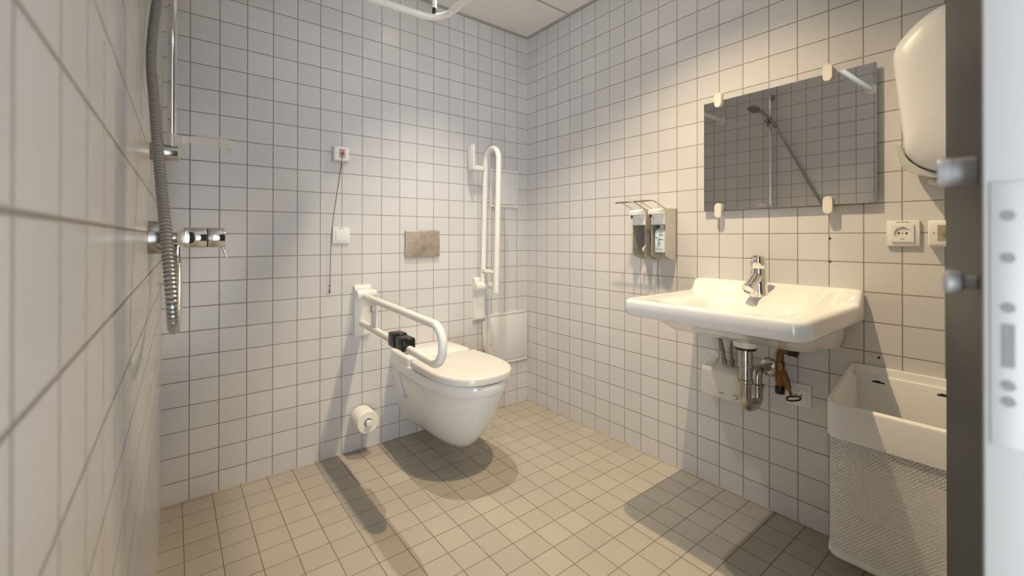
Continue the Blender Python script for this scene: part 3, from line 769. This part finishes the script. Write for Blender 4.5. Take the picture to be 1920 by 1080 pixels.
# base tray
bm = NB()
def tray(ins, z): return [Vector((x, y, z)) for x, y in along(binpath(ins, xb=-.001), 60)]
loft(bm, [tray(.018, .095), tray(.006, .098), tray(.001, .106), tray(.001, .119), tray(.005, .121)], True, False)
bmesh.ops.holes_fill(bm, edges=[e for e in bm.edges if e.is_boundary])
build('base_tray', bm, 'bin', bn, sharp=50)
# collar with sloping rim
bm = NB()
def col(ins, zf):
    return [Vector((x, y, zf(x))) for x, y in along(binpath(ins, xb=-.001), 90)]
prof = [(.0045, lambda x: .462), (-.001, lambda x: .462), (-.001, lambda x: zrim(x)-.006), (.0005, lambda x: zrim(x)-.0015), (.004, lambda x: zrim(x)), (.010, lambda x: zrim(x)), (.0135, lambda x: zrim(x)-.002), (.0145, lambda x: zrim(x)-.008), (.0145, lambda x: zrim(x)-.03), (.020, lambda x: zrim(x)-.033), (.022, lambda x: zrim(x)-.05), (.024, lambda x: .40)]
loft(bm, [col(i, f) for i, f in prof], False, False, closed=False)
build('collar', bm, 'bin', bn, sharp=50)
bm = NB(); box(bm, -.014, -.0012, BY0+.002, BY1-.002, .11, .6385, .003); box(bm, -.022, -.012, BY0+.016, BY1-.016, .12, .612, .002)
bk = build('back_panel', bm, 'bin', bn)
for yc in (-1.836, -1.994):
    bm = NB(); box(bm, -.0226, -.0215, yc-.0165, yc+.0165, .5885, .5935); box(bm, -.0226, -.0215, yc-.006, yc+.010, .5930, .5965)
    build('slot', bm, 'black', bk, 'black hanging slot')

# ------------------------------------------------------------------ shower on the left wall
SX, SY = -1.8455, -.785
WX = lx(SY)
sr = thing('shower_rail', 'chrome shower slide rail upright on the left wall', 'shower rail', (WX, SY, 1.27))
bm = NB(); cyl(bm, (SX, SY, 1.270), (SX, SY, 2.165), .0098, n=20); build('bar', bm, 'chrome', sr)
for z, nm in ((1.284, 'bottom'), (2.165, 'top')):
    bm = NB(); cyl(bm, (WX, SY, z), (SX+.012, SY, z), .0235, .0190, bev=.003); build('bracket', bm, 'chrome_s', sr)
    bm = NB(); lathe(bm, (SX+.0118, SY, z), (1, 0, 0), [(.0165, 0), (.0160, .004), (.008, .0055)], 24); build('bracket_cap', bm, 'plastic_g', sr, 'pale bracket cap')
bm = NB(); cyl(bm, (SX, SY, 1.935), (SX, SY, 2.005), .0185, bev=.003); cyl(bm, (SX, SY, 1.972), (SX+.060, SY+.004, 1.972), .0165, .015, bev=.003); build('slider', bm, 'handshower', sr, 'dark chrome slider')
hsw = thing('hand_shower', 'dark chrome hand shower hanging in the rail slider, seen in the mirror', 'shower head', (SX+.045, SY, 1.99))
bm = NB(); tube(bm, spline([(SX+.040, SY-.060, 1.915), (SX+.045, SY-.015, 1.985), (SX+.062, SY+.035, 2.045), (SX+.085, SY+.070, 2.075)], 8), .012, 16); build('handle', bm, 'handshower', hsw)
bm = NB(); lathe(bm, (SX+.088, SY+.075, 2.092), (.30, .12, -.95), [(.012, 0), (.034, .006), (.044, .016), (.045, .028), (.041, .031), (.002, .030)], 32); build('head', bm, 'handshower', hsw)
bm = NB()
pts = spline([(SX+.040, SY-.064, 1.905), (SX+.014, -.890, 1.81), (-1.866, -.965, 1.64), (-1.8795, -1.055, 1.450), (-1.8715, -1.130, 1.310), (-1.8615, -1.215, 1.170), (-1.8530, -1.285, 1.070), (-1.8465, -1.330, .985), (-1.8440, -1.325, .938), (-1.8425, -1.280, .912), (-1.8400, -1.20, .902), (-1.8370, -1.06, .915), (-1.8345, -.93, .945), (-1.8335, -.845, .985), (-1.8335, -.815, 1.022)], 4)
# ribbed metal hose: dense rings, raised ribs and grooves
d = [0]
for a, b in zip(pts, pts[1:]): d.append(d[-1]+(b-a).length)
pitch = .0072; steps = 4; nn_ = int(d[-1]/pitch)*steps; dense = []; j = 0
for i in range(nn_+1):
    s = d[-1]*i/nn_
    while j < len(d)-2 and d[j+1] < s: j += 1
    dense.append(pts[j].lerp(pts[j+1], (s-d[j])/(d[j+1]-d[j])))
V = tube(bm, dense, .008, 14, rad=lambda i: (.0086, .0089, .0076, .0072)[i % 4])
for f in bm.faces:
    pass
ring_of = {}
for i, r in enumerate(V):
    for v in r: ring_of[v] = i
for f in bm.faces:
    i = min(ring_of[v] for v in f.verts) % 4
    f.material_index = 1 if i in (1, 2) else 0
solo('shower_hose', bm, ['hose', 'hose_d'], 'ribbed silver shower hose looping down the left wall', 'shower hose', (SX, SY, 1.9))
sd = thing('soap_dish', 'clear plastic soap dish clipped low on the shower rail', 'soap dish', (SX, SY, 1.30))
bm = NB()
lathe(bm, (SX, SY, 1.302), (0, 0, 1), [(.0104, 0), (.0185, 0), (.0185, .030), (.0104, .030), (.0104, 0)], 28, caps=False); box(bm, SX+.016, SX+.034, SY-.012, SY+.012, 1.310, 1.331, .003)
build('clip_ring', bm, 'clearpl', sd)
bm = NB()
rg = []
for k in range(13):
    a = k/12; x = SX+.030+.100*a; zc = 1.324+.004*math.sin(a*PI)-.020*max(0, a-.55)/.45*max(0, a-.55)
    hy = .020+.036*math.sin(min(1, a*1.25)*PI/2)*(1 if a < .85 else math.sqrt(max(0.06, 1-((a-.85)/.15)**2)))
    rg.append([Vector((x, SY+hy, zc+.004)), Vector((x, SY+hy*.8, zc-.008)), Vector((x, SY, zc-.012)), Vector((x, SY-hy*.8, zc-.008)), Vector((x, SY-hy, zc+.004)), Vector((x, SY-hy*.78, zc-.005)), Vector((x, SY, zc-.009)), Vector((x, SY+hy*.78, zc-.005))])
loft(bm, rg); build('dish', bm, 'clearpl', sd, sharp=60)

mx = thing('shower_mixer', 'chrome shower mixer tap on the left wall below the slide rail', 'shower tap', (WX, SY, 1.066))
MZ = 1.066
for dy in (-.075, .075):
    bm = NB(); xw = lx(SY+dy); lathe(bm, (xw, SY+dy, MZ), (1, 0, 0), [(.040, 0), (.040, .026), (.038, .0285), (.034, .029), (.034, .034), (.012, .0345)], 36); build('wall_flange', bm, 'chrome_s', mx)
    bm = NB(); cyl(bm, (xw+.030, SY+dy, MZ), (-1.823, SY+dy, MZ), .0125, n=20); build('connector', bm, 'chrome_s', mx)
bm = NB(); lathe(bm, (-1.818, SY-.098, MZ), (0, 1, 0), [(.012, 0), (.0185, .003), (.0205, .010), (.0205, .186), (.0185, .193), (.012, .196)], 32)
cyl(bm, (-1.822, SY, MZ), (-1.772, SY, MZ), .0265, n=32, bev=.002); build('body', bm, 'chrome', mx)
bm = NB(); lathe(bm, (-1.7735, SY, MZ), (1, 0, 0), [(.0255, 0), (.0255, .0035)], 32); build('ring', bm, 'black', mx, 'black ring')
bm = NB(); cyl(bm, (-1.770, SY, MZ), (-1.732, SY, MZ), .0268, n=32, bev=.0015)
cyl(bm, (-1.736, SY, MZ-.024), (-1.726, SY, MZ-.055), .0038, n=14, bev=.001); build('lever', bm, 'chrome', mx)
bm = NB(); cyl(bm, (-1.8335, -.815, 1.018), (-1.8335, -.815, 1.050), .0105, n=18, bev=.001); cyl(bm, (-1.8335, -.815, 1.030), (-1.8335, -.815, 1.036), .0120, n=18); build('hose_outlet', bm, 'chrome', mx)

# ------------------------------------------------------------------ curtain rail
CZ = 2.072
cr = thing('curtain_rail', 'white u-shaped shower curtain rail up under the ceiling', 'curtain rail', (-1.38, -.89, CZ))
xa, ya, yb, xe = lx(-.40), -.385, -1.40, -.872
bm = NB(); tube(bm, fillet([(lx(ya), ya, CZ), (xe, ya-.03, CZ), (xe, yb+.03, CZ), (lx(yb), yb, CZ)], .10, 14), .0155, 20); build('rail_tube', bm, 'enamel', cr)
for y in (ya, yb):
    bm = NB(); lathe(bm, (lx(y), y, CZ), (1, 0, 0), [(.037, 0), (.037, .006), (.030, .012), (.017, .016)], 28); build('wall_flange', bm, 'enamel', cr)
bm = NB(); cyl(bm, (-.914, -.440, CZ+.036), (-.914, -.440, H), .0115, n=20); k = build('ceiling_strut', bm, 'enamel', cr)
bm = NB(); cyl(bm, (-.917, -.442, CZ+.010), (-.915, -.441, CZ+.037), .0085, n=18); build('strut_joint', bm, 'black', k, 'black strut joint')

# ------------------------------------------------------------------ ceiling lamps
LAMPS = [((-.735, -.575), 74, 90, (1.0, .89, .74), 'round recessed ceiling lamp over the toilet'), ((-.690, -1.345), 112, 120, (1.0, .77, .46), 'round recessed ceiling lamp in front of the washbasin')]
for (x, y), W, SP, c, lab in LAMPS:
    t = thing('ceiling_lamp', lab, 'lamp', (x, y, H), 'recessed ceiling lamps')
    bm = NB(); n = 36
    rings = [[Vector((x+r*math.cos(2*PI*k/n), y+r*math.sin(2*PI*k/n), z)) for k in range(n)] for r, z in ((.047, H), (.047, H-.003), (.044, H-.005), (.038, H-.005), (.036, H-.0005))]
    loft(bm, rings, False, False); build('ring', bm, 'plastic', t)
    bm = NB(); cyl(bm, (x, y, H-.0015), (x, y, H), .0355, n=36); build('lens', bm, emit_mat('lamp_glow', c, 28), t)
    ld = bpy.data.lights.new('ceiling_lamp_light', 'SPOT'); ld.spot_size = math.radians(SP); ld.spot_blend = 1.0; ld.shadow_soft_size = .013; ld.energy = W; ld.color = c
    lo = bpy.data.objects.new('ceiling_lamp_light', ld); COL.objects.link(lo); lo.location = (0, 0, -.012); lo.parent = t
    WL[lo.name] = Vector()

# added world fill reaching in through the open doorway
w = bpy.data.worlds.new('added_fill_light'); S.world = w; w.use_nodes = True
bg = w.node_tree.nodes['Background']; wt = w.node_tree
tcw = wt.nodes.new('ShaderNodeTexCoord'); spw = wt.nodes.new('ShaderNodeSeparateXYZ'); wt.links.new(tcw.outputs['Generated'], spw.inputs[0])
mrw = wt.nodes.new('ShaderNodeMapRange'); mrw.inputs['From Min'].default_value = -1; mrw.inputs['From Max'].default_value = 1
wt.links.new(spw.outputs['Z'], mrw.inputs['Value'])
rw_ = wt.nodes.new('ShaderNodeValToRGB'); wt.links.new(mrw.outputs['Result'], rw_.inputs['Fac'])
cr_ = rw_.color_ramp
stops = [(0.0, .85), (.40, .92), (.47, 1.0), (.52, 1.0), (.58, .62), (.70, .22), (1.0, .14)]   # added fill: brightest band at eye level, slightly less below, dim above
while len(cr_.elements) < len(stops): cr_.elements.new(.5)
for e_, (p_, v_) in zip(cr_.elements, stops): e_.position = p_; e_.color = (v_*.86, v_*.94, v_, 1)
# added fill is weighted to the left, keeping it off the left wall
az = wt.nodes.new('ShaderNodeMapRange'); az.interpolation_type = 'SMOOTHSTEP'
az.inputs['From Min'].default_value = .15; az.inputs['From Max'].default_value = -.45; az.inputs['To Min'].default_value = .16; az.inputs['To Max'].default_value = 1.0
wt.links.new(spw.outputs['X'], az.inputs['Value'])
ms = wt.nodes.new('ShaderNodeMath'); ms.operation = 'MULTIPLY'; ms.inputs[1].default_value = 14.5
wt.links.new(az.outputs['Result'], ms.inputs[0]); wt.links.new(ms.outputs[0], bg.inputs['Strength'])
wt.links.new(rw_.outputs['Color'], bg.inputs['Color'])

# ------------------------------------------------------------------ camera
cam = bpy.data.cameras.new('camera'); co = bpy.data.objects.new('camera', cam); COL.objects.link(co)
co.location = (-1.8459, -2.2236, 1.0657)
co.rotation_euler = (PI/2+.0033, -.0008, -.6707)
cam.sensor_width = 36; cam.lens = 817.5463/1920*36
cam.shift_x = (960-970.417)/1920; cam.shift_y = (443.5549-540)/1920
cam.clip_start = .01
cam.dof.use_dof = True; cam.dof.focus_distance = 2.0; cam.dof.aperture_fstop = 4.0
S.camera = co
S.view_settings.view_transform = 'Standard'; S.view_settings.look = 'None'; S.view_settings.gamma = 1; S.view_settings.use_curve_mapping = False
S.view_settings.exposure = 0.12
S.cycles.use_denoising = True
S.cycles.max_bounces = 10; S.cycles.diffuse_bounces = 6; S.cycles.glossy_bounces = 5
S.cycles.caustics_reflective = False; S.cycles.caustics_refractive = False
S.cycles.sample_clamp_indirect = 6
